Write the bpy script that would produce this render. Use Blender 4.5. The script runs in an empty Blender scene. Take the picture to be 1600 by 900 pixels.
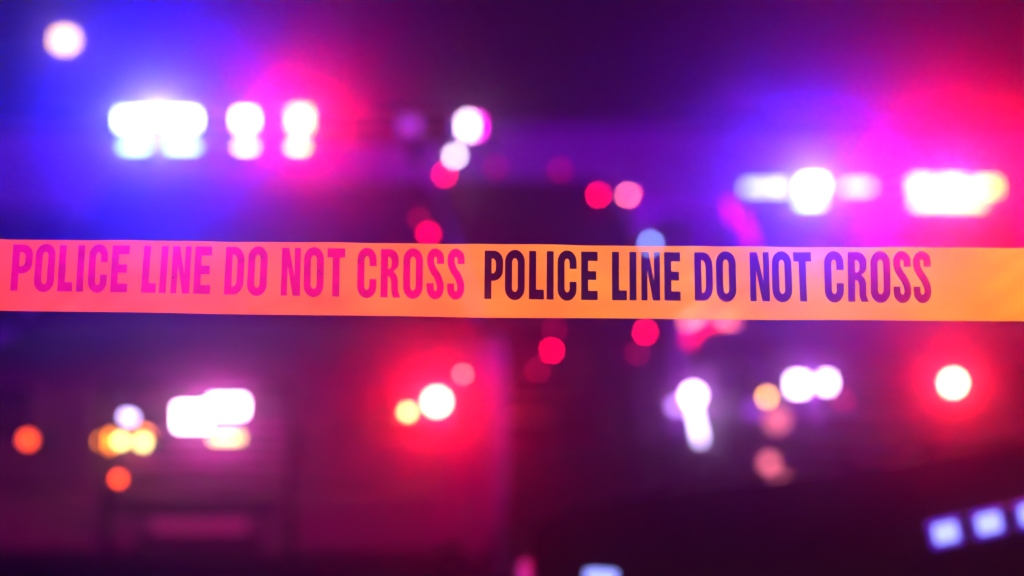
import bpy, bmesh, math, random
from mathutils import Vector, Matrix, noise
from mathutils.geometry import delaunay_2d_cdt
random.seed(7)
PI = math.pi
S = bpy.context.scene
C = S.collection

# ------------------------------------------------------------------ camera
EYE = 1.25
cam_d = bpy.data.cameras.new('camera'); cam = bpy.data.objects.new('camera', cam_d); C.objects.link(cam)
cam.location = (0, 0, EYE); cam.rotation_euler = (PI/2, 0, 0)
cam_d.lens = 85; cam_d.sensor_width = 36; cam_d.clip_start = 0.05; cam_d.clip_end = 1500
cam_d.dof.use_dof = True; cam_d.dof.focus_distance = 2.55; cam_d.dof.aperture_fstop = 2.45
cam_d.dof.aperture_blades = 0
S.camera = cam

# ------------------------------------------------------------------ world (night sky over a city)
w = bpy.data.worlds.new('World'); S.world = w; w.use_nodes = True
bg = w.node_tree.nodes['Background']
bg.inputs['Color'].default_value = (0.50, 0.0, 0.50, 1); bg.inputs['Strength'].default_value = 0.004

# ------------------------------------------------------------------ colour management and sampling
S.view_settings.view_transform = 'Standard'; S.view_settings.look = 'None'
S.view_settings.exposure = 0; S.view_settings.gamma = 1
S.render.engine = 'CYCLES'
cy = S.cycles
cy.max_bounces = 6; cy.diffuse_bounces = 2; cy.glossy_bounces = 3; cy.transmission_bounces = 4
cy.volume_bounces = 0; cy.transparent_max_bounces = 12
cy.sample_clamp_indirect = 3; cy.use_denoising = True
cy.use_light_tree = True

# ------------------------------------------------------------------ lamps that light the air and the cars
RED = (1.0, 0.001, 0.026); BLUE = (0.014, 0.012, 1.0)
def lamp(name, loc, col, power, radius=0.03, parent=None):
    l = bpy.data.lights.new(name, 'POINT'); l.color = col; l.energy = power; l.shadow_soft_size = radius
    o = bpy.data.objects.new(name, l); C.objects.link(o); o.location = loc
    if parent: o.parent = parent
    return o
def beam(name, loc, col, power, radius=0.03, parent=None, half=32, lift=2):
    l = bpy.data.lights.new(name, 'SPOT'); l.color = col; l.energy = power; l.shadow_soft_size = radius
    l.spot_size = math.radians(half*2); l.spot_blend = 0.5
    o = bpy.data.objects.new(name, l); C.objects.link(o); o.location = loc
    o.rotation_euler = (math.radians(90-0+lift)*1.0, 0, PI)
    if parent: o.parent = parent
    return o
def spot(name, loc, aim, col, power, size, blend, radius=0.1):
    l = bpy.data.lights.new(name, 'SPOT'); l.color = col; l.energy = power
    l.spot_size = math.radians(size); l.spot_blend = blend; l.shadow_soft_size = radius
    o = bpy.data.objects.new(name, l); C.objects.link(o); o.location = loc
    o.rotation_euler = (Vector(aim)-Vector(loc)).to_track_quat('-Z', 'Y').to_euler()
    return o

# added out-of-view spots above the tape, red at left and amber at right
spot('red_tape_fill', (-0.80, 1.45, 2.55), (-0.60, 2.55, 1.25), (1.0, 0.12, 0.60), 620, 58, 1.0)
spot('amber_tape_fill', (0.80, 1.45, 2.55), (0.52, 2.55, 1.25), (1.0, 0.62, 0.06), 590, 58, 1.0)

# ------------------------------------------------------------------ materials
def mat(name, col, rough=0.5, metal=0.0, coat=0.0, var=0.0, scale=8.0, bump=0.0, spec=None):
    m = bpy.data.materials.new(name); m.use_nodes = True
    nt = m.node_tree; b = nt.nodes['Principled BSDF']
    b.inputs['Base Color'].default_value = (*col, 1); b.inputs['Roughness'].default_value = rough
    b.inputs['Metallic'].default_value = metal; b.inputs['Specular IOR Level'].default_value = spec if spec is not None else (0.5 if (coat or metal) else 0.2); b.inputs['Coat Weight'].default_value = coat
    if var or bump:
        tc = nt.nodes.new('ShaderNodeTexCoord'); n = nt.nodes.new('ShaderNodeTexNoise')
        n.inputs['Scale'].default_value = scale; n.inputs['Detail'].default_value = 6
        nt.links.new(tc.outputs['Object'], n.inputs['Vector'])
        if var:
            r = nt.nodes.new('ShaderNodeValToRGB')
            r.color_ramp.elements[0].color = (*[c*(1-var) for c in col], 1)
            r.color_ramp.elements[1].color = (*[min(1, c*(1+var)) for c in col], 1)
            r.color_ramp.elements[0].position = 0.3; r.color_ramp.elements[1].position = 0.7
            nt.links.new(n.outputs['Fac'], r.inputs['Fac']); nt.links.new(r.outputs['Color'], b.inputs['Base Color'])
        if bump:
            bp = nt.nodes.new('ShaderNodeBump'); bp.inputs['Strength'].default_value = bump
            bp.inputs['Distance'].default_value = 0.01
            nt.links.new(n.outputs['Fac'], bp.inputs['Height']); nt.links.new(bp.outputs['Normal'], b.inputs['Normal'])
    return m
def glow(name, col, strength):
    m = bpy.data.materials.new(name); m.use_nodes = True
    nt = m.node_tree; nt.nodes.remove(nt.nodes['Principled BSDF'])
    e = nt.nodes.new('ShaderNodeEmission'); e.inputs['Color'].default_value = (*col, 1); e.inputs['Strength'].default_value = strength
    nt.links.new(e.outputs[0], nt.nodes['Material Output'].inputs['Surface'])
    m.cycles.emission_sampling = 'NONE'
    return m
M = dict(
    grey=mat('grey_paint', (0.17, 0.17, 0.175), 0.8, var=0.06, spec=0.06),
    black=mat('black_paint', (0.003, 0.003, 0.0035), 0.9, var=0.1, spec=0.0),
    navy=mat('dark_paint', (0.03, 0.028, 0.04), 0.45, var=0.1),
    glass=mat('tinted_glass', (0.008, 0.008, 0.01), 0.5, var=0.05),
    rubber=mat('tyre_rubber', (0.02, 0.02, 0.02), 0.85, var=0.2, scale=30),
    steel=mat('wheel_steel', (0.25, 0.25, 0.26), 0.35, 0.9, var=0.1),
    chrome=mat('chrome', (0.6, 0.6, 0.62), 0.12, 1.0, var=0.04),
    plastic=mat('black_plastic', (0.018, 0.018, 0.018), 0.55, var=0.2, scale=25),
    lens=mat('unlit_lens', (0.05, 0.05, 0.06), 0.4, var=0.1),
    redlens=mat('unlit_red_lens', (0.25, 0.01, 0.02), 0.15, coat=0.6, var=0.1),
    plate=mat('plate_metal', (0.55, 0.55, 0.5), 0.4, var=0.05),
    asphalt=mat('asphalt', (0.05, 0.05, 0.052), 0.75, var=0.35, scale=2.5, bump=0.4),
    concrete=mat('concrete', (0.28, 0.27, 0.25), 0.8, var=0.2, scale=3, bump=0.3),
    line=mat('road_paint', (0.6, 0.6, 0.55), 0.6, var=0.2, scale=12),
    pole=mat('galvanised_steel', (0.30, 0.31, 0.32), 0.4, 0.7, var=0.15, scale=14),
)
LIT = dict(
    blue=glow('lit_blue', (0.22, 0.32, 1.0), 42), bluedim=glow('lit_blue_dim', (0.30, 0.38, 1.0), 0.9),
    cyan=glow('lit_cyan', (0.45, 0.85, 1.0), 0.75),
    magenta_soft=glow('lit_magenta_soft', (1.0, 0.0, 0.55), 0.28), ledfringe=glow('lit_led_fringe', (0.16, 0.02, 1.0), 0.8), redhot=glow('lit_red_hot', (1.0, 0.32, 0.05), 15), redwarm=glow('lit_red_warm', (1.0, 0.34, 0.05), 16), gold=glow('lit_gold', (1.0, 0.40, 0.07), 0.95), redflash=glow('lit_red_flash', (1.0, 0.55, 0.32), 4), red=glow('lit_red_core', (1.0, 0.27, 0.08), 30), reddim=glow('lit_red_dim', (1.0, 0.0, 0.06), 1.0),
    redfaint=glow('lit_red_faint', (1.0, 0.0, 0.12), 0.11), redpale=glow('lit_red_pale', (1.0, 0.16, 0.20), 0.8),
    yellow=glow('lit_yellow', (1.0, 0.80, 0.25), 0.9), cream=glow('lit_cream', (1.0, 0.70, 0.14), 0.85),
    amber=glow('lit_amber', (1.0, 0.21, 0.0), 2.0), orange=glow('lit_orange', (1.0, 0.06, 0.005), 0.9),
    white=glow('lit_white', (1.0, 0.72, 1.0), 16), whitedim=glow('lit_white_dim', (0.80, 0.66, 0.84), 0.9),
    lilac=glow('lit_lilac', (0.58, 0.46, 1.0), 0.7), lilacdim=glow('lit_lilac_dim', (0.58, 0.30, 1.0), 0.4), lilacbright=glow('lit_lilac_bright', (0.70, 0.56, 1.0), 9), violet=glow('lit_violet', (0.45, 0.06, 1.0), 0.15),
    pinkdim=glow('lit_pink_dim', (1.0, 0.18, 0.28), 0.35), magenta=glow('lit_magenta', (1.0, 0.0, 0.75), 0.9),
    sodium=glow('lit_sodium', (1.0, 0.56, 0.09), 12),
    led=glow('lit_led', (0.26, 0.30, 1.0), 2.6), skyblue=glow('lit_sky_blue', (0.22, 0.33, 1.0), 0.7),
)

# ------------------------------------------------------------------ mesh helpers
def link(name, bm, m, parent=None, smooth=False, bevel=0.0):
    bmesh.ops.remove_doubles(bm, verts=bm.verts, dist=1e-5)
    bmesh.ops.recalc_face_normals(bm, faces=bm.faces)
    me = bpy.data.meshes.new(name); bm.to_mesh(me); bm.free()
    if smooth:
        for p in me.polygons: p.use_smooth = True
    me.materials.append(m)
    o = bpy.data.objects.new(name, me); C.objects.link(o)
    if parent: o.parent = parent
    if bevel:
        b = o.modifiers.new('bevel', 'BEVEL'); b.width = bevel; b.segments = 3; b.limit_method = 'ANGLE'
    return o
def box(bm, c, s, rot=None):
    mt = Matrix.Translation(c)
    if rot: mt = mt @ rot
    mt = mt @ Matrix.Diagonal((s[0], s[1], s[2], 1))
    bmesh.ops.create_cube(bm, size=1, matrix=mt); return bm
def B1(c, s, rot=None): return box(bmesh.new(), c, s, rot)
def cyl(bm, c, r, d, axis='Y', seg=28, r2=None):
    R = {'X': Matrix.Rotation(PI/2, 4, 'Y'), 'Y': Matrix.Rotation(PI/2, 4, 'X'), 'Z': Matrix.Identity(4)}[axis]
    bmesh.ops.create_cone(bm, cap_ends=True, segments=seg, radius1=r, radius2=r if r2 is None else r2, depth=d, matrix=Matrix.Translation(c) @ R)
    return bm
def C1(c, r, d, axis='Y', seg=28, r2=None): return cyl(bmesh.new(), c, r, d, axis, seg, r2)
def tube(bm, pts, r, seg=10):
    rings = []
    pts = [Vector(p) for p in pts]
    for i, p in enumerate(pts):
        t = (pts[min(i+1, len(pts)-1)] - pts[max(i-1, 0)]).normalized()
        a = t.cross(Vector((0, 0, 1)));
        if a.length < 0.05: a = t.cross(Vector((0, 1, 0)))
        a.normalize(); b = t.cross(a)
        rings.append([bm.verts.new(p + a*math.cos(k*2*PI/seg)*r + b*math.sin(k*2*PI/seg)*r) for k in range(seg)])
    for A, B in zip(rings, rings[1:]):
        for k in range(seg): bm.faces.new((A[k], A[(k+1) % seg], B[(k+1) % seg], B[k]))
    bm.faces.new(rings[0]); bm.faces.new(rings[-1])
    return bm
def loft(bm, rings):
    R = [[bm.verts.new(p) for p in r] for r in rings]; n = len(R[0])
    for A, B in zip(R, R[1:]):
        for k in range(n): bm.faces.new((A[k], A[(k+1) % n], B[(k+1) % n], B[k]))
    bm.faces.new(R[0]); bm.faces.new(R[-1]); return bm
def thing(name, label, cat, loc, rz=0, group=None):
    o = bpy.data.objects.new(name, None); C.objects.link(o); o.empty_display_size = 0.3
    o.location = loc; o.rotation_euler = (0, 0, rz); o['label'] = label; o['category'] = cat
    if group: o['group'] = group
    return o
def cut(o, cutter):
    """carve wheel arches out of a body"""
    md = o.modifiers.new('arches', 'BOOLEAN'); md.object = cutter; md.solver = 'EXACT'
    dg = bpy.context.evaluated_depsgraph_get(); dg.update()
    me = bpy.data.meshes.new_from_object(o.evaluated_get(dg))
    o.modifiers.clear(); o.data = me
    bpy.data.objects.remove(cutter)

# ------------------------------------------------------------------ vehicles: local -Y is forward, origin under the nose
def vehicle(name, label, loc, rz, P, paint, cat='police car', group=None):
    """P: profile dict. hood: stations (y, halfwidth, ztop); cabin: windscreen foot/top, roof, rear"""
    root = thing(name, label, cat, loc, rz, group)
    zb = P['zb']; L = P['L']
    rings = []
    for (y, hw, zt) in P['body']:
        zl = zb if 0.25 < y < L-0.25 else zb+0.10
        r = [(-hw*0.93, y, zl), (-hw*0.99, y, zl+0.12), (-hw, y, (zl+zt)/2), (-hw*0.985, y, zt-0.12), (-hw*0.93, y, zt-0.035), (-hw*0.80, y, zt-0.005),
             (-hw*0.4, y, zt+0.018), (hw*0.4, y, zt+0.018),
             (hw*0.80, y, zt-0.005), (hw*0.93, y, zt-0.035), (hw*0.985, y, zt-0.12), (hw, y, (zl+zt)/2), (hw*0.99, y, zl+0.12), (hw*0.93, y, zl)]
        rings.append(r)
    body = link('body', loft(bmesh.new(), rings), paint, root)
    cb = bmesh.new()
    for y in P['axles']: cyl(cb, (0, y, P['wr']), P['wr']+0.055, 2.6, 'X', 40)
    cut(body, link('cutter', cb, M['plastic']))
    bv = body.modifiers.new('bevel', 'BEVEL'); bv.width = 0.03; bv.segments = 3; bv.angle_limit = math.radians(40)
    for p in body.data.polygons: p.use_smooth = True
    # underbody between the wheels
    link('underbody', B1((0, L/2, zb+0.17), (1.25, L-0.7, 0.28)), M['plastic'], root)
    # cabin shell
    (y0, z0), (y1, z1), (y2, z2), (y3, z3) = P['cab']; bh = P['belt_hw']; th = P['top_hw']
    def ring(y, zlo, zhi, b, t, c=0.0): return [(-b, y, zlo), (-t, y, zhi-0.04), (-t*0.9, y, zhi), (0, y, zhi+c), (t*0.9, y, zhi), (t, y, zhi-0.04), (b, y, zlo)]
    e = 0.05
    cab = link('roof', loft(bmesh.new(), [ring(y0, z0-0.1, z0, bh, bh-0.01), ring(y1, z0-0.1, z1, bh, th), ring((y1+y2)/2, z0-0.1, z1+0.02, bh, th, 0.02), ring(y2, z0-0.1, z2, bh, th), ring(y3, z0-0.1, z3, bh, bh-0.03)]), paint, root, bevel=0.02)
    # windscreen and rear window
    def quadprism(a, b, c, d, n, t=0.012):
        bm = bmesh.new(); n = Vector(n).normalized()
        f = [bm.verts.new(Vector(p)+n*t) for p in (a, b, c, d)]; g = [bm.verts.new(Vector(p)-n*t) for p in (a, b, c, d)]
        bm.faces.new(f); bm.faces.new(g[::-1])
        for k in range(4): bm.faces.new((f[k], f[(k+1) % 4], g[(k+1) % 4], g[k]))
        return bm
    def lerp(p, q, t): return tuple(p[i]+(q[i]-p[i])*t for i in range(3))
    nf = (0, -(z1-z0), (y1-y0))
    A = (-bh+0.06, y0, z0); Bq = (bh-0.06, y0, z0); Cq = (th-0.07, y1, z1); Dq = (-th+0.07, y1, z1)
    ws = link('windscreen', quadprism(lerp(A, Dq, .05), lerp(Bq, Cq, .05), lerp(Bq, Cq, .93), lerp(A, Dq, .93), nf), M['glass'], root)
    for s in (-1, 1):
        wb = bmesh.new(); tube(wb, [(s*0.10-0.28, y0+0.03, z0+0.035), (s*0.10+0.22, y0+0.10, z0+0.13)], 0.008, 6)
        link('wiper', wb, M['plastic'], ws)
    nr = (0, (z2-z3), (y3-y2))
    A = (-bh+0.10, y3, z3); Bq = (bh-0.10, y3, z3); Cq = (th-0.10, y2, z2); Dq = (-th+0.10, y2, z2)
    link('rear_window', quadprism(lerp(A, Dq, .2), lerp(Bq, Cq, .2), lerp(Bq, Cq, .9), lerp(A, Dq, .9), nr), M['glass'], root)
    for s in (-1, 1):
        ys = P['splits']
        for k, (ya, yb) in enumerate(zip(ys, ys[1:])):
            def sp(y, f):   # point on the cabin's side, f=0 belt, 1 roof edge
                zt = z1-0.04
                if y < y1: zt = z0+(z1-z0)*(y-y0)/(y1-y0)-0.04
                if y > y2: zt = z3+(z2-z3)*(y3-y)/(y3-y2)-0.04
                zlo = z0-0.1; zz = z0+0.0+f*(zt-0.05-z0); tt = (zz-zlo)/(z1-0.04-zlo)
                return (s*(bh+(th-bh)*tt), y, zz)
            link('side_window', quadprism(sp(ya+0.03, 0), sp(yb-0.03, 0), sp(yb-0.03, 1), sp(ya+0.03, 1), (s, 0, 0.25)), M['glass'], root)
        # door outline and handles
        for k, yd in enumerate(P['doors']):
            hw = 0.0
            for (a, b) in zip(P['body'], P['body'][1:]):
                if a[0] <= yd <= b[0]: hw = a[1]+(b[1]-a[1])*(yd-a[0])/(b[0]-a[0]); hz = a[2]
            link('door_handle', B1((s*(hw+0.015), yd+0.1, hz-0.16), (0.03, 0.17, 0.03)), M['plastic'], root, bevel=0.008)
        mr = link('side_mirror', B1((s*(bh+0.16), y0+0.42, z0+0.07), (0.22, 0.10, 0.17)), paint, root, bevel=0.035)
        link('mirror_arm', B1((s*(bh+0.02), y0+0.44, z0+0.0), (0.12, 0.06, 0.05)), M['plastic'], mr, bevel=0.01)
        link('mirror_glass', B1((s*(bh+0.16), y0+0.474, z0+0.07), (0.17, 0.008, 0.13)), M['chrome'], mr)
        for y in P['axles']:
            wr = P['wr']; x = s*(P['track'])
            wh = bmesh.new(); prof = [(0.0, wr*0.68), (0.02, wr*0.95), (0.05, wr), (0.19, wr), (0.22, wr*0.95), (0.24, wr*0.68)]
            seg = 40; rr = [[wh.verts.new((x+s*(-0.12+u), y+math.cos(a*2*PI/seg)*r, wr+math.sin(a*2*PI/seg)*r)) for a in range(seg)] for u, r in prof]
            rr.append(rr[0])
            for a_, b_ in zip(rr, rr[1:]):
                for k in range(seg): wh.faces.new((a_[k], a_[(k+1) % seg], b_[(k+1) % seg], b_[k]))
            wheel = link('wheel', wh, M['rubber'], root, smooth=True)
            rm = cyl(bmesh.new(), (x+s*0.03, y, wr), wr*0.685, 0.13, 'X', 40)
            link('rim', rm, M['plastic'], wheel)
            sb = bmesh.new()
            for k in range(5):
                a = k*2*PI/5+0.3
                box(sb, (x+s*0.10, y+math.cos(a)*wr*0.36, wr+math.sin(a)*wr*0.36), (0.02, 0.055, wr*0.62), Matrix.Rotation(-a+PI/2, 4, 'X'))
            cyl(sb, (x+s*0.10, y, wr), 0.06, 0.035, 'X', 20)
            link('spokes', sb, M['steel'], wheel)
    # tail lights and rear bumper
    bw = P['body'][-1][1]; bz = P['body'][-1][2]
    for s in (-1, 1): link('tail_light', B1((s*(bw-0.12), L+0.0, bz-0.16), (0.18, 0.05, 0.24)), M['redlens'], root, bevel=0.01)
    link('rear_bumper', B1((0, L+0.01, zb+0.2), (bw*1.9, 0.16, 0.2)), M['plastic'], root, bevel=0.03)
    # nose
    nw = P['body'][0][1]; G = P['grille']
    link('front_bumper', B1((0, -0.03, zb+0.19), (nw*1.96, 0.20, 0.22)), P.get('bumper', paint), root, bevel=0.045)
    gr = link('grille', B1((0, -0.006, G[0]), (G[1], 0.05, G[2])), M['plastic'], root, bevel=0.02)
    gb = bmesh.new()
    for k in range(4): box(gb, (0, -0.034, G[0]-G[2]/2+G[2]*(k+0.5)/4), (G[1]*0.94, 0.012, 0.016))
    link('grille_slat', gb, M['steel'], gr)
    for dz, dw, dh in ((0.235, 0.62, 0.05), (0.115, 0.50, 0.075)):
        link('lower_intake', B1((P.get('intake_x', 0), -0.125, zb+dz), (nw*dw, 0.03, dh)), M['plastic'], root, bevel=0.01)
    pl = link('number_plate', B1((P.get('intake_x', 0), -0.143, zb+0.176), (0.305, 0.008, 0.045)), M['plate'], root)
    return root

APERTURE = cam_d.lens/1000/cam_d.dof.aperture_fstop
_cache = {}
def lens_of(m, r, depth, r2=None):
    """the same colour of lamp, as bright as a lens this small must be to glow like the bigger ones"""
    src = m.node_tree.nodes.get('Emission')
    if not src: return m
    b = APERTURE/2*(depth-2.55)/2.55; r2 = r2 or r
    f = round((b+r)*(b+r2)/(r*r2), 1)
    if (m.name, f) not in _cache:
        _cache[m.name, f] = glow(m.name, src.inputs['Color'].default_value[:3], src.inputs['Strength'].default_value*f)
    return _cache[m.name, f]
def headlamp(root, c, s, m, name='headlight', yaw=0):
    """a housing with a lens; m is the lens material, lit or not"""
    if 'Emission' in m.node_tree.nodes and m.node_tree.nodes['Emission'].inputs['Strength'].default_value < 4: m = lens_of(m, s[1]/2, 7.8, s[0]/2)
    h = link(name, B1(c, (s[0]+0.03, 0.10, s[1]+0.03), Matrix.Rotation(yaw, 4, 'Z')), M['plastic'], root, bevel=0.015)
    link('lens', B1((c[0], c[1]-0.052, c[2]), (s[0], 0.014, s[1]), Matrix.Rotation(yaw, 4, 'Z')), m, h, bevel=0.005)
    return h
def round_lamp(root, c, r, m, name):
    top = root
    while top.parent: top = top.parent
    m = lens_of(m, r, (top.location + Matrix.Rotation(top.rotation_euler.z, 3, 'Z') @ Vector(c)).y)
    h = link(name, C1(c, r+0.012, 0.06, 'Y'), M['plastic'], root)
    link('lens', C1((c[0], c[1]-0.034, c[2]), r, 0.014, 'Y'), m, h)
    return h
def roof_bar(root, y, z, half, mods, x0=0, low=0.05):
    """mods: (x, width, dz, height, material)"""
    b = link('light_bar', B1((x0, y, z), (half*2, 0.30, 0.13)), M['plastic'], root, bevel=0.03)
    for s in (-1, 1): link('mounting_foot', B1((x0+s*half*0.78, y, z-0.10), (0.06, 0.22, 0.09)), M['plastic'], b, bevel=0.01)
    for (x, wd, dz, h, m) in mods:
        if 'Emission' in m.node_tree.nodes and m.node_tree.nodes['Emission'].inputs['Strength'].default_value < 4: m = lens_of(m, h/2, y+root.location.y, wd/2)
        link('light_module', B1((x, y-0.155, z+dz), (wd, 0.02, h)), m, b, bevel=0.004)
    return b

SUV = dict(L=5.0, zb=0.30, wr=0.39, track=0.86, axles=(0.95, 3.95),
    body=[(0.0, 0.80, 0.90), (0.10, 0.90, 0.97), (0.30, 0.965, 1.01), (1.0, 0.99, 1.07), (1.45, 1.0, 1.10), (2.6, 1.0, 1.12), (4.2, 0.99, 1.13), (4.8, 0.95, 1.12), (5.0, 0.86, 1.05)],
    cab=((1.30, 1.10), (2.05, 1.70), (4.25, 1.68), (4.90, 1.12)), belt_hw=0.90, top_hw=0.70,
    splits=(1.75, 2.55, 3.45, 4.5), doors=(2.2, 3.2), grille=(0.73, 0.62, 0.15))

# ---- near left car: white utility vehicle, blue and red roof lamps lit
X_A, Y_A = -1.016, 8.0
A = vehicle('police_car', 'grey police SUV at the left, roof bar blazing blue, white and red', (X_A, Y_A, 0), 0, SUV, M['grey'], group='police vehicles parked behind the tape')
K = 0.42352941/1600
def on(px, py, root_x, d):      # metres in a straight-parked car's own frame, for a point d metres from the lens
    return ((px-800)*K*d-root_x, EYE-(py-450)*K*d)
d = 9.95-0.155
def mA(px, w_): return on(px, 0, X_A, d)[0], w_*K*d
zbar = on(0, 196, X_A, d)[1]
mods = []
for px, w_, m in ((207, 44, 'blue'), (283, 50, 'blue'), (383, 28, 'white'), (469, 28, 'redwarm'), (640, 30, 'violet')):
    x, ww = mA(px, w_); mods.append((x, ww, (0.024 if m != 'violet' else 0.0), (0.085 if m == 'redwarm' else 0.062), LIT[m]))
for px, w_, m in ((210, 40, 'cyan'), (285, 46, 'cyan'), (384, 26, 'whitedim'), (466, 24, 'cream')):
    x, ww = mA(px, w_); mods.append((x, ww, -0.098+0.012, 0.022, LIT[m]))
xb = on(432, 0, X_A, d)[0]
roof_bar(A, 1.95, zbar, 0.72, mods, x0=xb)
dl = d-0.10
def lampA(px, py, col, p, r=0.03, dd=dl):
    x, z = on(px, py, X_A, dd); return beam('beacon_light', (x, dd-Y_A, z), col, p*2.3, r, A)
lampA(245, 186, BLUE, 400, 0.04); lampA(469, 188, RED, 62, 0.03)
# nose of the car
d = Y_A-0.12
def pA(px, py, dd=d): x, z = on(px, py, X_A, dd); return (x, dd-Y_A, z)
pb = bmesh.new()
tube(pb, [(-0.30, -0.10, 0.36), (-0.30, -0.20, 0.60), (-0.30, -0.20, 0.94)], 0.013); tube(pb, [(0.30, -0.10, 0.36), (0.30, -0.20, 0.60), (0.30, -0.20, 0.94)], 0.013)
for z in (0.56, 0.935): tube(pb, [(-0.30, -0.20, z), (0.30, -0.20, z)], 0.013)
push = link('push_bumper', pb, M['plastic'], A, smooth=True)
p = pA(303, 650, Y_A-0.27); headlamp(push, p, (0.10, 0.075), LIT['white'], 'warning_lamp')
p = pA(358, 634, Y_A-0.27); headlamp(push, p, (0.115, 0.055), LIT['white'], 'warning_lamp')
p = pA(357, 682, Y_A-0.27); headlamp(push, p, (0.10, 0.024), LIT['cream'], 'warning_lamp')
for px, py, m, r in ((170, 688, 'amber', 0.028), (228, 684, 'amber', 0.028), (192, 688, 'yellow', 0.014), (226, 690, 'yellow', 0.016)):
    pp = pA(px, py, Y_A-0.16 if m == 'amber' else Y_A-0.22); round_lamp(A, pp, r, LIT[m], 'turn_signal' if m == 'amber' else 'marker_lamp')
round_lamp(A, pA(200, 650, Y_A-0.16), 0.012, LIT['lilac'], 'marker_lamp'); round_lamp(A, pA(208, 652, Y_A-0.16), 0.012, LIT['lilac'], 'marker_lamp')
round_lamp(A, pA(188, 747, Y_A-0.22), 0.012, LIT['orange'], 'marker_lamp')
round_lamp(A, pA(47, 686, Y_A-0.16), 0.02, LIT['orange'], 'fog_lamp')
hl = headlamp(A, (0.72, 0.02, 0.84), (0.26, 0.13), M['lens'], 'headlight', 0.12)
headlamp(A, (-0.72, 0.02, 0.84), (0.26, 0.13), M['lens'], 'headlight', -0.12)
round_lamp(hl, pA(683, 627, Y_A-0.08), 0.032, LIT['redflash'], 'flasher'); round_lamp(hl, pA(638, 643, Y_A-0.085), 0.014, LIT['yellow'], 'flasher')
round_lamp(A, pA(723, 585, Y_A+0.22), 0.010, LIT['redpale'], 'marker_lamp')
beam('flasher_light', pA(683, 627, Y_A-0.25), RED, 85, 0.02, A)
beam('warning_light', pA(340, 650, Y_A-0.42), (1.0, 0.02, 0.62), 14, 0.02, A)
lamp('turn_light', pA(200, 688, Y_A-0.35), (1.0, 0.25, 0.02), 0.8, 0.02, A)

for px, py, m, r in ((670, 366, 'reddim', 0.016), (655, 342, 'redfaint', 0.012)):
    round_lamp(A, pA(px, py, Y_A+1.62), r, LIT[m], 'screen_glint')  # red reflections on the windscreen, put in as glowing discs

# ---- middle: tall dark van with small marker lamps along its roof
VAN = dict(L=5.6, zb=0.32, wr=0.37, track=0.78, axles=(0.85, 4.5),
    body=[(0.0, 0.70, 0.98), (0.10, 0.80, 1.06), (0.30, 0.87, 1.11), (0.9, 0.90, 1.20), (1.3, 0.90, 1.24), (3.5, 0.90, 1.26), (5.3, 0.90, 1.26), (5.6, 0.84, 1.22)],
    cab=((0.95, 1.24), (1.65, 1.97), (5.1, 1.98), (5.55, 1.27)), belt_hw=0.84, top_hw=0.56,
    splits=(1.45, 2.3, 3.7, 5.1), doors=(1.9, 3.0), grille=(0.80, 0.80, 0.24))
X_B, Y_B = 0.10, 14.2
B = vehicle('police_van', 'tall dark police van in the middle with small red marker lamps', (X_B, Y_B, 0), 0, VAN, M['navy'], 'police van', 'police vehicles parked behind the tape')
def pB(px, py, dd): x, z = on(px, py, X_B, dd); return (x, dd-Y_B, z)
rb = Y_B+1.72
p = pB(730, 194, rb-0.16)
bar = roof_bar(B, 1.9, p[2], 0.16, [(p[0], 0.055, 0.0, 0.11, LIT['white']), (p[0]+0.062, 0.03, 0.0, 0.10, LIT['magenta']), (p[0]-0.09, 0.06, 0, 0.05, LIT['violet'])], x0=p[0])
round_lamp(B, pB(711, 244, Y_B+1.55), 0.022, LIT['whitedim'], 'marker_lamp')  # the roof lamp's reflection, put in as a glowing disc
for px, py, m, r, dd in ((695, 273, 'reddim', 0.012, 1.55), (775, 262, 'redfaint', 0.012, 1.6), (875, 266, 'redfaint', 0.02, 1.6), (935, 305, 'reddim', 0.008, 1.5),
        (984, 306, 'reddim', 0.008, 1.2), (980, 305, 'redpale', 0.006, 1.15)):
    round_lamp(B, pB(px, py, Y_B+dd), r, LIT[m], 'marker_lamp')
for s in (-1, 1):
    sp_ = link('spotlight', C1((s*0.775, 1.12, 1.53) if s > 0 else (s*0.775, 1.12, 1.53), 0.075, 0.12, 'Y', 24, 0.075), M['plastic'], B)
    link('lens', C1((s*0.775, 1.055, 1.53), 0.02 if s > 0 else 0.06, 0.012, 'Y'), lens_of(LIT['skyblue'], 0.02, 15.2) if s > 0 else M['lens'], sp_)
for s in (-1, 1): hB = headlamp(B, (s*0.62, 0.03, 0.86), (0.26, 0.17), M['lens'], 'headlight', 0.15*s)
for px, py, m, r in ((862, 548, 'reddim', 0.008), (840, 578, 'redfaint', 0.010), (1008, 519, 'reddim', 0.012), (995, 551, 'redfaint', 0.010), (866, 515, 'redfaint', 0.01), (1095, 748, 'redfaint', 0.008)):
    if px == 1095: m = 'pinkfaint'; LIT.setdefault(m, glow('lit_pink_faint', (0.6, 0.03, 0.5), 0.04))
    round_lamp(B, pB(px, py, Y_B-0.10 if py < 700 else Y_B-0.16), r, LIT[m], 'grille_lamp')  # red glints on the van's nose, put in as small glowing discs

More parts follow.
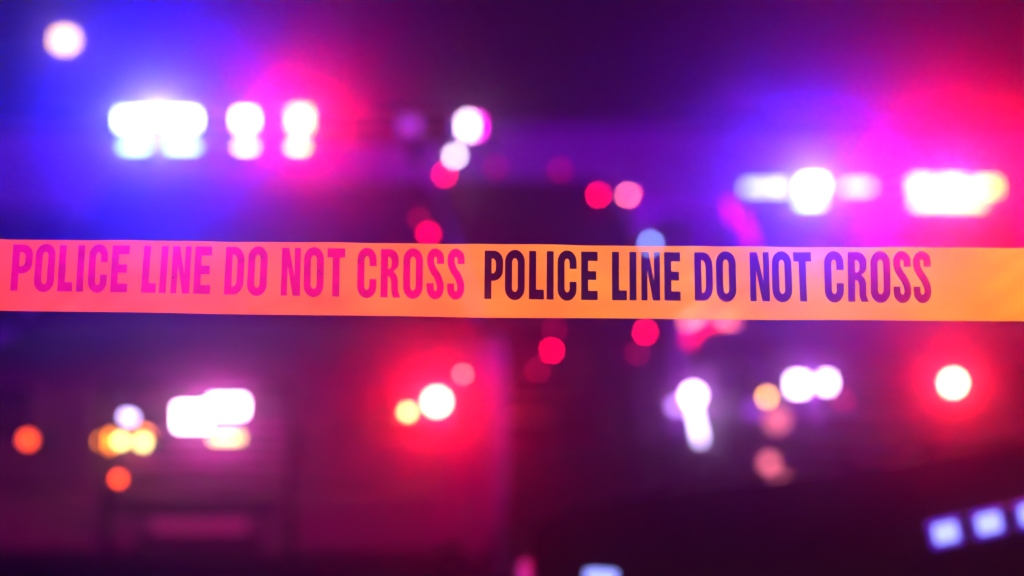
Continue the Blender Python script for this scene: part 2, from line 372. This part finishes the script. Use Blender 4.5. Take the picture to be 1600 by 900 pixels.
# ---- right: second SUV with blue and red roof lamps
X_C, Y_C, R_C = 1.74, 11.3, math.radians(-8)
Cc = vehicle('police_car', 'grey police SUV at the right, roof bar with a long bright red lamp', (X_C, Y_C, 0), R_C, SUV, M['grey'], group='police vehicles parked behind the tape')
def pC(px, py, yl):     # a point of the turned car at its own depth yl
    a, b = (px-800)*K, -(py-450)*K
    c_, s_ = math.cos(-R_C), math.sin(-R_C)
    # local = R(-R_C) * (a t - X, t - Y)
    t = (yl + s_*X_C + c_*Y_C)/(s_*a + c_)
    return (c_*(a*t-X_C)-s_*(t-Y_C), yl, EYE+b*t)
yb = 1.95-0.155
def mC(px, w_): return pC(px, 0, yb)[0], w_*K*13.1
zc = pC(1370, 292, yb)[2]
mods = []
for px, w_, dz, h, m in ((1185, 44, 0, 0.05, 'bluedim'), (1218, 20, 0.0, 0.05, 'bluedim'), (1270, 34, 0.01, 0.065, 'blue'), (1340, 44, 0.0, 0.045, 'bluedim'), (1396, 26, 0, 0.04, 'magenta'), (1440, 30, 0.004, 0.075, 'redhot'), (1486, 40, 0.0, 0.075, 'redhot'), (1540, 38, -0.004, 0.065, 'redhot'),
        (1266, 36, -0.08, 0.03, 'cyan'), (1456, 56, -0.085, 0.04, 'cream'), (1508, 56, -0.09, 0.035, 'cream')):
    x, ww = mC(px, w_); mods.append((x, ww, dz, h, LIT[m]))
roof_bar(Cc, 1.95, zc, 0.73, mods, x0=mC(1365, 0)[0])
def lampC(px, py, yl, col, p, r=0.03, name='beacon_light'): return beam(name, pC(px, py, yl), col, p*2.3, r, Cc)
lampC(1270, 288, yb-0.12, BLUE, 290, 0.04); lampC(1490, 292, yb-0.12, RED, 380, 0.04)
for px, py, m, w_, h in ((1248, 600, 'white', 0.07, 0.07), (1292, 597, 'white', 0.045, 0.06)):
    headlamp(Cc, pC(px, py, -0.12), (w_, h), LIT[m], 'grille_lamp')
round_lamp(Cc, pC(1201, 621, -0.10), 0.014, LIT['orange'], 'turn_signal'); round_lamp(Cc, pC(1199, 620, -0.16), 0.016, LIT['gold'], 'turn_signal')
round_lamp(Cc, pC(1178, 640, -0.08), 0.035, LIT['violet'], 'marker_lamp')
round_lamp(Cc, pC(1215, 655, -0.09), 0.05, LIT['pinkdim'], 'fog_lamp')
round_lamp(Cc, pC(1202, 722, -0.16), 0.03, LIT['pinkdim'], 'pink_disc'); round_lamp(Cc, pC(1218, 756, -0.20), 0.05, LIT['pinkdim'], 'fog_lamp')  # pink column drawn as glowing discs, continuing the one above
round_lamp(Cc, pC(1318, 625, -0.06), 0.02, LIT['redfaint'], 'marker_lamp')
round_lamp(Cc, pC(1489, 598, -0.12), 0.036, LIT['redflash'], 'flasher')
lampC(1489, 598, -0.40, RED, 26, 0.02, 'flasher_light'); lampC(1270, 600, -0.28, (0.5, 0.03, 1.0), 4, 0.02, 'grille_light')
headlamp(Cc, (0.72, 0.02, 0.84), (0.26, 0.13), M['lens'], 'headlight', 0.12)
hC = headlamp(Cc, (-0.76, 0.0, 0.84), (0.30, 0.16), M['lens'], 'headlight', -0.12)
link('lens', C1(pC(1083, 618, -0.10), 0.035, 0.02), LIT['white'], hC)
st = bmesh.new(); tube(st, [pC(1083, 632, -0.11), pC(1095, 690, -0.15)], 0.014, 8); link('light_strip', st, LIT['lilacbright'], hC)
round_lamp(Cc, pC(1058, 634, -0.07), 0.025, LIT['lilacdim'], 'marker_lamp')
lampC(1083, 618, -0.30, (0.6, 0.03, 1.0), 3.0, 0.02, 'headlight_glow')
# pink reflections low on bonnet and windscreen, put in as glowing slats
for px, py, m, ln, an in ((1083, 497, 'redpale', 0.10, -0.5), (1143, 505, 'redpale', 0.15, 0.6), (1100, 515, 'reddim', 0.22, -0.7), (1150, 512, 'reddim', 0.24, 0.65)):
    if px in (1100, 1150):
        link('pink_glint', B1(pC(px, py, 1.12), (ln, 0.02, 0.06), Matrix.Rotation(an, 4, 'Y')), lens_of(LIT['reddim'], 0.03, 12.4, ln/2), Cc, bevel=0.01)
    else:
        link('pink_glint', B1(pC(px, py, 1.02), (ln, 0.02, 0.035), Matrix.Rotation(an, 4, 'Y')), lens_of(LIT[m], 0.018, 12.4, ln/2), Cc, bevel=0.01)

for px, py, ln, an, w_ in ((1142, 330, 0.12, 1.35, 0.03), (1168, 360, 0.18, 1.2, 0.04), (1440, 520, 0.12, -1.2, 0.02)):  # streaks of reflected light on glass and bonnet, put in as glowing slats
    nm, yl, mm = ('screen_glint', 1.60, 'magenta') if py < 400 else ('hood_glint', 1.0, 'reddim')
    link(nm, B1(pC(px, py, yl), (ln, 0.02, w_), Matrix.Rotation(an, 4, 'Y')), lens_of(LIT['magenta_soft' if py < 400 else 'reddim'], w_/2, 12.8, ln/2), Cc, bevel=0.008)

# ---- near right: dark saloon parked across, only its bonnet in view
SALOON = dict(L=4.8, zb=0.22, wr=0.33, track=0.80, axles=(0.95, 3.75),
    body=[(0.0, 0.62, 0.66), (0.12, 0.80, 0.69), (0.35, 0.88, 0.73), (0.9, 0.91, 0.79), (1.45, 0.92, 0.90), (3.8, 0.92, 0.93), (4.6, 0.88, 0.95), (4.8, 0.80, 0.90)],
    cab=((1.40, 0.91), (2.15, 1.38), (3.4, 1.38), (4.15, 0.95)), belt_hw=0.80, top_hw=0.60,
    splits=(1.85, 2.7, 3.6), doors=(2.3, 3.1), grille=(0.52, 0.7, 0.14))
D = vehicle('police_saloon', 'black police saloon, lower right, a row of blue LEDs on its bonnet', (0.05, 5.55, 0), -PI/2, SALOON, M['black'], group='police vehicles parked behind the tape')
for s in (-1, 1): headlamp(D, (s*0.62, 0.10, 0.58), (0.22, 0.10), M['lens'], 'headlight', 0.35*s)
stick = link('led_stick', B1((0.93, 0.94, 0.821), (0.03, 0.40, 0.05), Matrix.Rotation(0.22, 4, 'X')), M['plastic'], D, bevel=0.008)
for k in range(5):
    u = 0.775+k*0.082-0.0
    link('led', B1((0.952, u, 0.83+(u-0.98)*0.22), (0.014, 0.044, 0.036), Matrix.Rotation(0.22, 4, 'X')), LIT['led'], stick, bevel=0.012)
    link('led_fringe', B1((0.948, u, 0.83+(u-0.98)*0.22), (0.010, 0.060, 0.052), Matrix.Rotation(0.22, 4, 'X')), LIT['ledfringe'], stick, bevel=0.004)  # violet fringe of the LED, put in as a glowing plate
link('corner_led', B1((0.80, 0.125, 0.685), (0.03, 0.06, 0.02), Matrix.Rotation(-0.6, 4, 'Z')), LIT['led'], D, bevel=0.005)

db = roof_bar(D, 2.8, 1.50, 0.55, [(-0.35, 0.2, 0, 0.06, M['redlens']), (0.35, 0.2, 0, 0.06, M['lens'])])
spot('suv_side_fill', (2.85, 6.3, 1.52), (-1.2, 8.0, 0.70), (1.0, 0.0, 0.28), 350, 60, 0.8, 0.05)  # added fill by the unseen roof bar, reddens the left SUV's nose

spot('suv_front_fill', (-2.6, -1.5, 1.8), (-1.15, 8.0, 0.28), (1.0, 0.0, 0.36), 1000, 17, 1.0, 0.08)  # added behind the camera to redden the left SUV's front

# ------------------------------------------------------------------ ground
def sheet(name, x0, x1, y0, y1, z, m):
    bm = bmesh.new(); bm.faces.new([bm.verts.new(p) for p in ((x0, y0, z), (x1, y0, z), (x1, y1, z), (x0, y1, z))])
    o = link(name, bm, m); o['kind'] = 'structure'; return o
sheet('ground', -150, 150, -60, 240, -0.004, M['concrete'])
sheet('road', -9, 9, -59, 239, 0.0, M['asphalt'])
kb = B1((-9.1, 90, 0.03), (0.2, 298, 0.2)); k_ = link('kerb', kb, M['concrete'], bevel=0.02); k_['kind'] = 'structure'
kb = B1((9.1, 90, 0.03), (0.2, 298, 0.2)); k_ = link('kerb', kb, M['concrete'], bevel=0.02); k_['kind'] = 'structure'
lm = bmesh.new()
for k in range(20):
    v = [lm.verts.new(p) for p in ((3.4, -10+k*9, 0.004), (3.52, -10+k*9, 0.004), (3.52, -7+k*9, 0.004), (3.4, -7+k*9, 0.004))]; lm.faces.new(v)
o = link('road_marking', lm, M['line']); o['kind'] = 'structure'

# ------------------------------------------------------------------ low building across the back
bl = thing('building', 'long low flat-roofed building across the dark background behind the vehicles', 'building', (-3.5, 34.0, 0))
link('wall', B1((0, 4, 1.75), (30, 8, 3.5)), M['concrete'], bl)
rf = link('roof', B1((0, 4, 3.58), (30.5, 8.5, 0.16)), M['plastic'], bl)
for k in range(3): link('roof_vent', B1((-9+k*8, 3, 3.9), (0.9, 0.9, 0.5)), M['pole'], rf, bevel=0.03)
for k in range(9):
    x = -13+k*3.2
    if k == 4:
        dr = link('door', B1((x, -0.01, 1.05), (1.0, 0.06, 2.1)), M['plastic'], bl); link('handle', C1((x+0.4, -0.07, 1.0), 0.03, 0.08), M['chrome'], dr); continue
    wf = link('window', B1((x, -0.01, 1.75), (1.7, 0.08, 1.3)), M['pole'], bl)
    for sx in (-1, 1): link('pane', B1((x+sx*0.41, -0.055, 1.75), (0.76, 0.02, 1.16)), M['glass'], wf)
    link('sill', B1((x, -0.08, 1.06), (1.9, 0.18, 0.07)), M['concrete'], wf)
l = beam('wall_wash_fill', (0, 5.3, 2.12), (0.26, 0.0, 1.0), 12000, 0.05, B, half=70, lift=4); l.rotation_euler = (math.radians(94), 0, 0)  # added source behind the van that washes the building wall violet

# ------------------------------------------------------------------ far lamps
def street_lamp(label, px, py, dd, m, r, col, power, side):
    x = (px-800)*K*dd; z = EYE-(py-450)*K*dd
    t = thing('street_lamp', label, 'street lamp', (x+side*1.3, dd, 0), group='street lamps in the distance')
    b = bmesh.new(); cyl(b, (0, 0, z/2), 0.09, z, 'Z', 16, 0.06); link('pole', b, M['pole'], t, smooth=True)
    b = tube(bmesh.new(), [(0, 0, z-0.05), (-side*0.35, 0, z+0.18), (-side*0.8, 0, z+0.22), (-side*1.3, 0, z+0.16)], 0.035); link('arm', b, M['pole'], t, smooth=True)
    link('base', C1((0, 0, 0.12), 0.16, 0.24, 'Z'), M['pole'], t)
    h = link('lamp_head', B1((-side*1.3, 0, z+0.12), (0.5, 0.26, 0.08)), M['pole'], t, bevel=0.03)
    b = bmesh.new(); bmesh.ops.create_uvsphere(b, u_segments=20, v_segments=12, radius=r, matrix=Matrix.Translation((-side*1.3, 0, z)) @ Matrix.Diagonal((1, 0.9, 0.85, 1)))
    link('globe', b, m, h, smooth=True)
    if power: lamp('street_light', (-side*1.3, -0.3, z-0.1), col, power, 0.05, t)
street_lamp('street lamp with a bright warm globe, high above the left car', 101, 62, 34, LIT['sodium'], 0.13, (1, 0.3, 0.05), 1, -1)
LIT['farpink'] = glow('lit_far_pink', (1.0, 0.0, 0.35), 0.9)
street_lamp('tiny dim pink street lamp high over the right car', 1149, 133, 60, LIT['farpink'], 0.07, RED, 0, 1)

# ------------------------------------------------------------------ the tape
TY = 2.55; U = K*TY         # metres per unit; the tape is drawn on a 1600-unit wide strip, 76 mm tall
def arc(cx, cy, rx, ry, a0, a1, n=14): return [(cx+rx*math.cos(a0+(a1-a0)*i/n), cy+ry*math.sin(a0+(a1-a0)*i/n)) for i in range(n+1)]
H = 76.0; SW = 11.2; AH = 14.6
R90 = PI/2
def oval(w, h, x0=0, y0=0, e=None):
    e = e or w*0.62
    return arc(x0+w/2, y0+h-e, w/2, e, 0, PI, 20) + arc(x0+w/2, y0+e, w/2, e, PI, 2*PI, 20)
def g_O(w): return [oval(w, H+3, 0, -1.5), oval(w-2*SW, H+3-2*13.2, SW, -1.5+13.2, (w-2*SW)*0.85)]
def g_I(w): return [[(0, 0), (w, 0), (w, H), (0, H)]]
def g_L(w): return [[(0, 0), (w, 0), (w, 15.6), (SW, 15.6), (SW, H), (0, H)]]
def g_E(w): return [[(0, 0), (w, 0), (w, AH), (SW, AH), (SW, 31.5), (w-2, 31.5), (w-2, 45.5), (SW, 45.5), (SW, H-AH), (w, H-AH), (w, H), (0, H)]]
def g_T(w):
    c = w/2; return [[(c-5.6, 0), (c+5.6, 0), (c+5.6, H-AH), (w, H-AH), (w, H), (0, H), (0, H-AH), (c-5.6, H-AH)]]
def g_N(w): return [[(0, 0), (9.6, 0), (9.6, 47), (w-11.5, 0), (w, 0), (w, H), (w-9.6, H), (w-9.6, 31), (11.5, H), (0, H)]]
def g_D(w):
    e = 22
    o = [(0, 0)] + arc(w-15.5, e, 15.5, e, -R90, 0, 10) + arc(w-15.5, H-e, 15.5, e, 0, R90, 10) + [(0, H)]
    b = 11; iw = w-2*SW
    i = [(SW, 12.5)] + arc(SW+iw*0.2, 12.5+b, iw*0.8, b, -R90, 0, 8) + arc(SW+iw*0.2, H-12.5-b, iw*0.8, b, 0, R90, 8) + [(SW, H-12.5)]
    return [o, i]
def g_P(w, leg=False):
    yb_ = 28.5
    top = arc(w-15, H-17, 15, 17, R90, 0, 10)
    bot = arc(w-15, yb_+17, 15, 17, 0, -R90, 10)
    o = [(0, 0), (0, H), *top, *bot, (SW, yb_), (SW, 0)]
    iw = w-2*SW
    i = [(SW, yb_+12), (SW, H-12.5)] + arc(SW+iw*0.25, H-12.5-8, iw*0.75, 8, R90, 0, 7) + arc(SW+iw*0.25, yb_+12+8, iw*0.75, 8, 0, -R90, 7)
    return [o, i]
def g_R(w):
    w2 = w-3; yb_ = 33
    top = arc(w2-15, H-16, 15, 16, R90, 0, 10)
    bot = arc(w2-15, yb_+7+14, 15, 14, 0, -R90*0.72, 8)
    o = [(0, 0), (0, H), *top, *bot, (w2-3.5, 36), (w2-1.2, 29), (w2-0.6, 10), (w, 0), (w-11.5, 0), (w2-11.2, 9), (w2-11.8, 26), (w2-14, 32), (SW, yb_), (SW, 0)]
    iw = w2-2*SW
    i = [(SW, 45), (SW, H-12.5)] + arc(SW+iw*0.25, H-12.5-6.5, iw*0.75, 6.5, R90, 0, 7) + arc(SW+iw*0.25, 45+6.5, iw*0.75, 6.5, 0, -R90, 7)
    return [o, i]
def g_C(w):
    h = H+3; e = w*0.62; y0 = -1.5
    o = [(w, 48.5)] + arc(w/2, y0+h-e, w/2, e, 0, PI, 20) + arc(w/2, y0+e, w/2, e, PI, 2*PI, 20) + [(w, 28.5)]
    iw = w-2*SW; ei = iw*0.85; hh = h-26.4; yy = y0+13.2
    i = [(w-SW, 28.5)] + arc(w/2, yy+ei, iw/2, ei, 2*PI, PI, 14) + arc(w/2, yy+hh-ei, iw/2, ei, PI, 0, 14) + [(w-SW, 48.5)]
    return [o+i]
def g_S(w):
    # centre line with a flat pen: wide uprights, thinner curves
    a = SW/2; b = 6.4; top = H+1.5-b; bot = -1.5+b; l = a; r = w-a; c = w/2
    key = [(r, 53.5), (r, 60), (r-1.2, 66.5), (c+2.2, top-0.6), (c-0.5, top), (c-3.6, top-1.0), (l+1.0, 65.5), (l+0.1, 58.5), (l+1.4, 51.5), (c-3.4, 44.2), (c+2.6, 35.2), (r-1.8, 27.0), (r+0.1, 19.0), (r-1.0, 10.5), (c+3.6, bot+0.9), (c, bot), (c-3, bot+0.8), (l+1.1, 10.2), (l, 17), (l, 23.5)]
    pts = []
    n = len(key)
    for i in range(n-1):
        p0, p1, p2, p3 = key[max(i-1, 0)], key[i], key[i+1], key[min(i+2, n-1)]
        for k in range(4):
            t = k/4
            pts.append(tuple(0.5*((2*p1[j])+(-p0[j]+p2[j])*t+(2*p0[j]-5*p1[j]+4*p2[j]-p3[j])*t*t+(-p0[j]+3*p1[j]-3*p2[j]+p3[j])*t**3) for j in (0, 1)))
    pts.append(key[-1])
    Lq, Rq = [], []
    for i, p in enumerate(pts):
        q0 = pts[max(i-1, 0)]; q1 = pts[min(i+1, len(pts)-1)]
        tx, ty = q1[0]-q0[0], q1[1]-q0[1]
        if i == 0 or i == len(pts)-1: tx, ty = 0, ty
        # elliptical pen a x b: support point for normal (nx, ny)
        nx, ny = -ty, tx; k = math.hypot(a*nx, b*ny); ox, oy = a*a*nx/k, b*b*ny/k
        Lq.append((p[0]+ox, p[1]+oy)); Rq.append((p[0]-ox, p[1]-oy))
    return [Lq+Rq[::-1]]
GL = dict(P=g_P, O=g_O, L=g_L, I=g_I, C=g_C, E=g_E, N=g_N, D=g_D, T=g_T, R=g_R, S=g_S)
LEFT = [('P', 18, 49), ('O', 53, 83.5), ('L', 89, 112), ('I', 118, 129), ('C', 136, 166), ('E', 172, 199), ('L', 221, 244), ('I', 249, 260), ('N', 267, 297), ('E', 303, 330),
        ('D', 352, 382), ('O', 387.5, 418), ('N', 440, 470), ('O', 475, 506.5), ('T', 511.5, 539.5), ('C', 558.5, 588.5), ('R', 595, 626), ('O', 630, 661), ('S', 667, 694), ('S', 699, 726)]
RIGHT = [('P', 757, 786), ('O', 789, 820), ('L', 826.5, 850), ('I', 854, 865), ('C', 871, 901), ('E', 908, 934), ('L', 956.5, 980), ('I', 984, 995), ('N', 1002.5, 1032), ('E', 1038.5, 1064),
         ('D', 1086, 1115), ('O', 1120, 1151), ('N', 1172.5, 1202.5), ('O', 1206.5, 1237.5), ('T', 1240.5, 1268.5), ('C', 1288.5, 1318.5), ('R', 1325, 1357), ('O', 1360, 1391), ('S', 1395.5, 1423.5), ('S', 1427, 1455)]
def lerpx(x, tab):
    if x <= tab[0][0]: return tab[0][1]
    for (a, b), (c, d_) in zip(tab, tab[1:]):
        if x <= c: return b+(d_-b)*(x-a)/(c-a)
    return tab[-1][1]
SK = [(20, 5.5), (340, 4.0), (560, 1.0), (760, 0.8), (1000, -0.4), (1250, -2.2), (1455, -1.5)]     # lean of the print
BL = [(18, 454.5), (200, 457), (470, 462.5), (700, 466.5), (757, 467), (934, 469), (1150, 470.5), (1455, 472.2)]   # base line
HT = [(18, 72.8), (726, 76.5), (757, 75.5), (1060, 76), (1455, 78.5)]
def contours(items):
    out = []
    for ch, x0, x1 in items:
        for c in GL[ch](x1-x0):
            cc = []
            for (x, y) in c:
                X = x0+x; h = lerpx(X, HT)
                cc.append((X+lerpx(X, SK)*(y/H-0.5), lerpx(X, BL)-y*h/H))
            out.append(cc)
    return out
TOP = [(-1500, 340), (0, 374.0), (200, 375.4), (400, 378.0), (740, 381.5), (1000, 384.0), (1300, 386.0), (1600, 387.2), (3100, 392)]
BOT = [(-1500, 454), (0, 485.2), (300, 489.8), (740, 495.6), (1000, 498.2), (1300, 500.3), (1600, 501.6), (3100, 508)]
XL, XR = -1200, 2800
def tape_mesh():
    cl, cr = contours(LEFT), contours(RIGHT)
    outline = [(x, lerpx(x, TOP)+0.35*math.sin(x*0.021)+0.25*math.sin(x*0.057)) for x in range(XL, XR+1, 20)] + \
              [(x, lerpx(x, BOT)+0.35*math.sin(x*0.017+1)) for x in range(XR, XL-1, -20)]
    V, E = [], []
    def add(c):
        b = len(V); V.extend(Vector(p) for p in c); E.extend((b+i, b+(i+1) % len(c)) for i in range(len(c)))
    add(outline)
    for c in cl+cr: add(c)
    for x in range(XL+10, XR, 10):       # cross lines so the strip can ripple
        b = len(V); V.append(Vector((x+0.37, lerpx(x, TOP)+2))); V.append(Vector((x+0.37, lerpx(x, BOT)-2))); E.append((b, b+1))
    for k in range(1, 10):
        f = k/10; q = [Vector((x+0.37, lerpx(x, TOP)*(1-f)+lerpx(x, BOT)*f+0.13)) for x in range(XL+10, XR, 90)]
        b = len(V); V.extend(q); E.extend((b+i, b+i+1) for i in range(len(q)-1))
    vs, es, fs, *_ = delaunay_2d_cdt(V, E, [], 0, 1e-4)
    def inside(p, cs):
        k = False
        for c in cs:
            for i in range(len(c)):
                (ax, ay), (bx, by) = c[i], c[i-1]
                if (ay > p[1]) != (by > p[1]) and p[0] < (bx-ax)*(p[1]-ay)/(by-ay)+ax: k = not k
        return k
    def bb(cs): return [(min(p[0] for p in c), max(p[0] for p in c), c) for c in cs]
    bl, br = bb(cl), bb(cr)
    groups = {'film': [], 'left': [], 'right': []}
    for f in fs:
        p = sum((vs[i] for i in f), Vector((0, 0)))/len(f)
        if not inside(p, [outline]): continue
        if inside(p, [c for a, b, c in bl if a <= p[0] <= b]): groups['left'].append(f)
        elif inside(p, [c for a, b, c in br if a <= p[0] <= b]): groups['right'].append(f)
        else: groups['film'].append(f)
    def P3(v):
        x, y = v
        wv = 0.006*math.sin(x*0.0065+0.5)+0.0035*math.sin(x*0.0142+y*0.010+1.3)+0.0016*math.sin(x*0.037-y*0.02)
        wv += 0.0006*math.sin(x*0.09+y*0.13)*max(0, noise.noise(Vector((x*0.004, 0, 5))))*3
        wv += 0.0015*noise.noise(Vector((x*0.010, y*0.03, 0.3)))
        return Vector(((x-800)*U, TY+wv, EYE-(y-450)*U))
    res = {}
    for g, ff in groups.items():
        me = bpy.data.meshes.new(g); used = sorted({i for f in ff for i in f}); ix = {i: k for k, i in enumerate(used)}
        me.from_pydata([P3(vs[i]) for i in used], [], [[ix[i] for i in f] for f in ff]); me.update()
        for p in me.polygons: p.use_smooth = True
        res[g] = me
    return res
def film_mat(name, col, trans, tcol, gloss, fade=0.0, streak=0.0):
    """thin plastic film: part of what lies behind shows through, the rest scatters light"""
    m = bpy.data.materials.new(name); m.use_nodes = True; nt = m.node_tree; N = nt.nodes; Lk = nt.links
    N.remove(N['Principled BSDF']); out = N['Material Output']
    tc = N.new('ShaderNodeTexCoord'); mp = N.new('ShaderNodeMapping'); mp.inputs['Scale'].default_value = (18, 1, 140)
    Lk.new(tc.outputs['Object'], mp.inputs['Vector'])
    n = N.new('ShaderNodeTexNoise'); n.inputs['Scale'].default_value = 1.0; n.inputs['Detail'].default_value = 5; Lk.new(mp.outputs[0], n.inputs['Vector'])
    df = N.new('ShaderNodeBsdfDiffuse'); tl = N.new('ShaderNodeBsdfTranslucent'); gl = N.new('ShaderNodeBsdfGlossy'); tr = N.new('ShaderNodeBsdfTransparent')
    rp = N.new('ShaderNodeValToRGB'); rp.color_ramp.elements[0].position = 0.3; rp.color_ramp.elements[1].position = 0.7
    rp.color_ramp.elements[0].color = (*[c*(1-streak) for c in col], 1); rp.color_ramp.elements[1].color = (*[min(1, c*(1+streak*0.6)) for c in col], 1)
    Lk.new(n.outputs['Fac'], rp.inputs['Fac'])
    for q in (df, tl): Lk.new(rp.outputs['Color'], q.inputs['Color'])
    tr.inputs['Color'].default_value = (*tcol, 1); gl.inputs['Roughness'].default_value = 0.5; gl.inputs['Color'].default_value = (0.8, 0.8, 0.8, 1)
    m1 = N.new('ShaderNodeMixShader'); m1.inputs[0].default_value = 0.35; Lk.new(df.outputs[0], m1.inputs[1]); Lk.new(tl.outputs[0], m1.inputs[2])
    m2 = N.new('ShaderNodeMixShader'); Lk.new(m1.outputs[0], m2.inputs[1]); Lk.new(tr.outputs[0], m2.inputs[2]); m2.inputs[0].default_value = trans
    if fade:        # worn ink: blotches where more film shows
        n2 = N.new('ShaderNodeTexNoise'); n2.inputs['Scale'].default_value = 55; n2.inputs['Detail'].default_value = 4; n2.inputs['Roughness'].default_value = 0.6
        Lk.new(tc.outputs['Object'], n2.inputs['Vector'])
        mr = N.new('ShaderNodeMapRange'); mr.inputs['From Min'].default_value = 0.32; mr.inputs['From Max'].default_value = 0.68
        mr.inputs['To Min'].default_value = trans+fade; mr.inputs['To Max'].default_value = trans-fade
        Lk.new(n2.outputs['Fac'], mr.inputs['Value']); Lk.new(mr.outputs[0], m2.inputs[0])
    m3 = N.new('ShaderNodeMixShader'); m3.inputs[0].default_value = gloss; Lk.new(m2.outputs[0], m3.inputs[1]); Lk.new(gl.outputs[0], m3.inputs[2])
    bp = N.new('ShaderNodeBump'); bp.inputs['Strength'].default_value = 0.15; bp.inputs['Distance'].default_value = 0.002
    Lk.new(n.outputs['Fac'], bp.inputs['Height'])
    for q in (df, gl): Lk.new(bp.outputs[0], q.inputs['Normal'])
    Lk.new(m3.outputs[0], out.inputs['Surface'])
    return m
TM = tape_mesh()
def as_obj(name, me, m, parent=None):
    me.name = name; me.materials.append(m); o = bpy.data.objects.new(name, me); C.objects.link(o)
    if parent: o.parent = parent
    return o
tape = as_obj('barricade_tape', TM['film'], film_mat('tape_film', (1.0, 0.40, 0.06), 0.37, (0.9, 0.75, 0.9), 0.006, streak=0.03))
tape['label'] = 'yellow barrier tape stretched across the whole frame, printed POLICE LINE DO NOT CROSS'; tape['category'] = 'barrier tape'
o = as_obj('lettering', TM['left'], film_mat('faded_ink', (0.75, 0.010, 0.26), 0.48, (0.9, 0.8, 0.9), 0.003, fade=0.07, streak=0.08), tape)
o['label'] = 'faded magenta first print of the words, worn thin'
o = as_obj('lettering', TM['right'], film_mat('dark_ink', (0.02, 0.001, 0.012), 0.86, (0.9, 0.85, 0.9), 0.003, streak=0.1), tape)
o['label'] = 'dark purple second print of the words, crisp'

def post(label, x):
    t = thing('barrier_post', label, 'post', (x, TY+0.03, 0), group='posts that hold the tape')
    link('pole', C1((0, 0, 0.75), 0.022, 1.5, 'Z', 20), M['pole'], t, smooth=False)
    link('base', C1((0, 0, 0.03), 0.20, 0.06, 'Z', 32, 0.16), M['rubber'], t)
    b = bmesh.new(); bmesh.ops.create_uvsphere(b, u_segments=16, v_segments=10, radius=0.03, matrix=Matrix.Translation((0, 0, 1.51))); link('cap', b, M['plastic'], t, smooth=True)
post('steel post holding the left end of the tape', (XL-800)*U+0.01)
post('steel post holding the right end of the tape', (XR-800)*U-0.01)

# ------------------------------------------------------------------ damp night air
hz = link('haze', B1((0, 90, 9.5), (310, 310, 21.2)), bpy.data.materials.new('haze_air')); hz['kind'] = 'stuff'
hm = hz.data.materials[0]; hm.use_nodes = True; nt = hm.node_tree; nt.nodes.remove(nt.nodes['Principled BSDF'])
pv = nt.nodes.new('ShaderNodeVolumePrincipled'); pv.inputs['Density'].default_value = 0.012
pv.inputs['Color'].default_value = (0.95, 0.95, 0.95, 1); pv.inputs['Anisotropy'].default_value = 0.982
nt.links.new(pv.outputs[0], nt.nodes['Material Output'].inputs['Volume'])
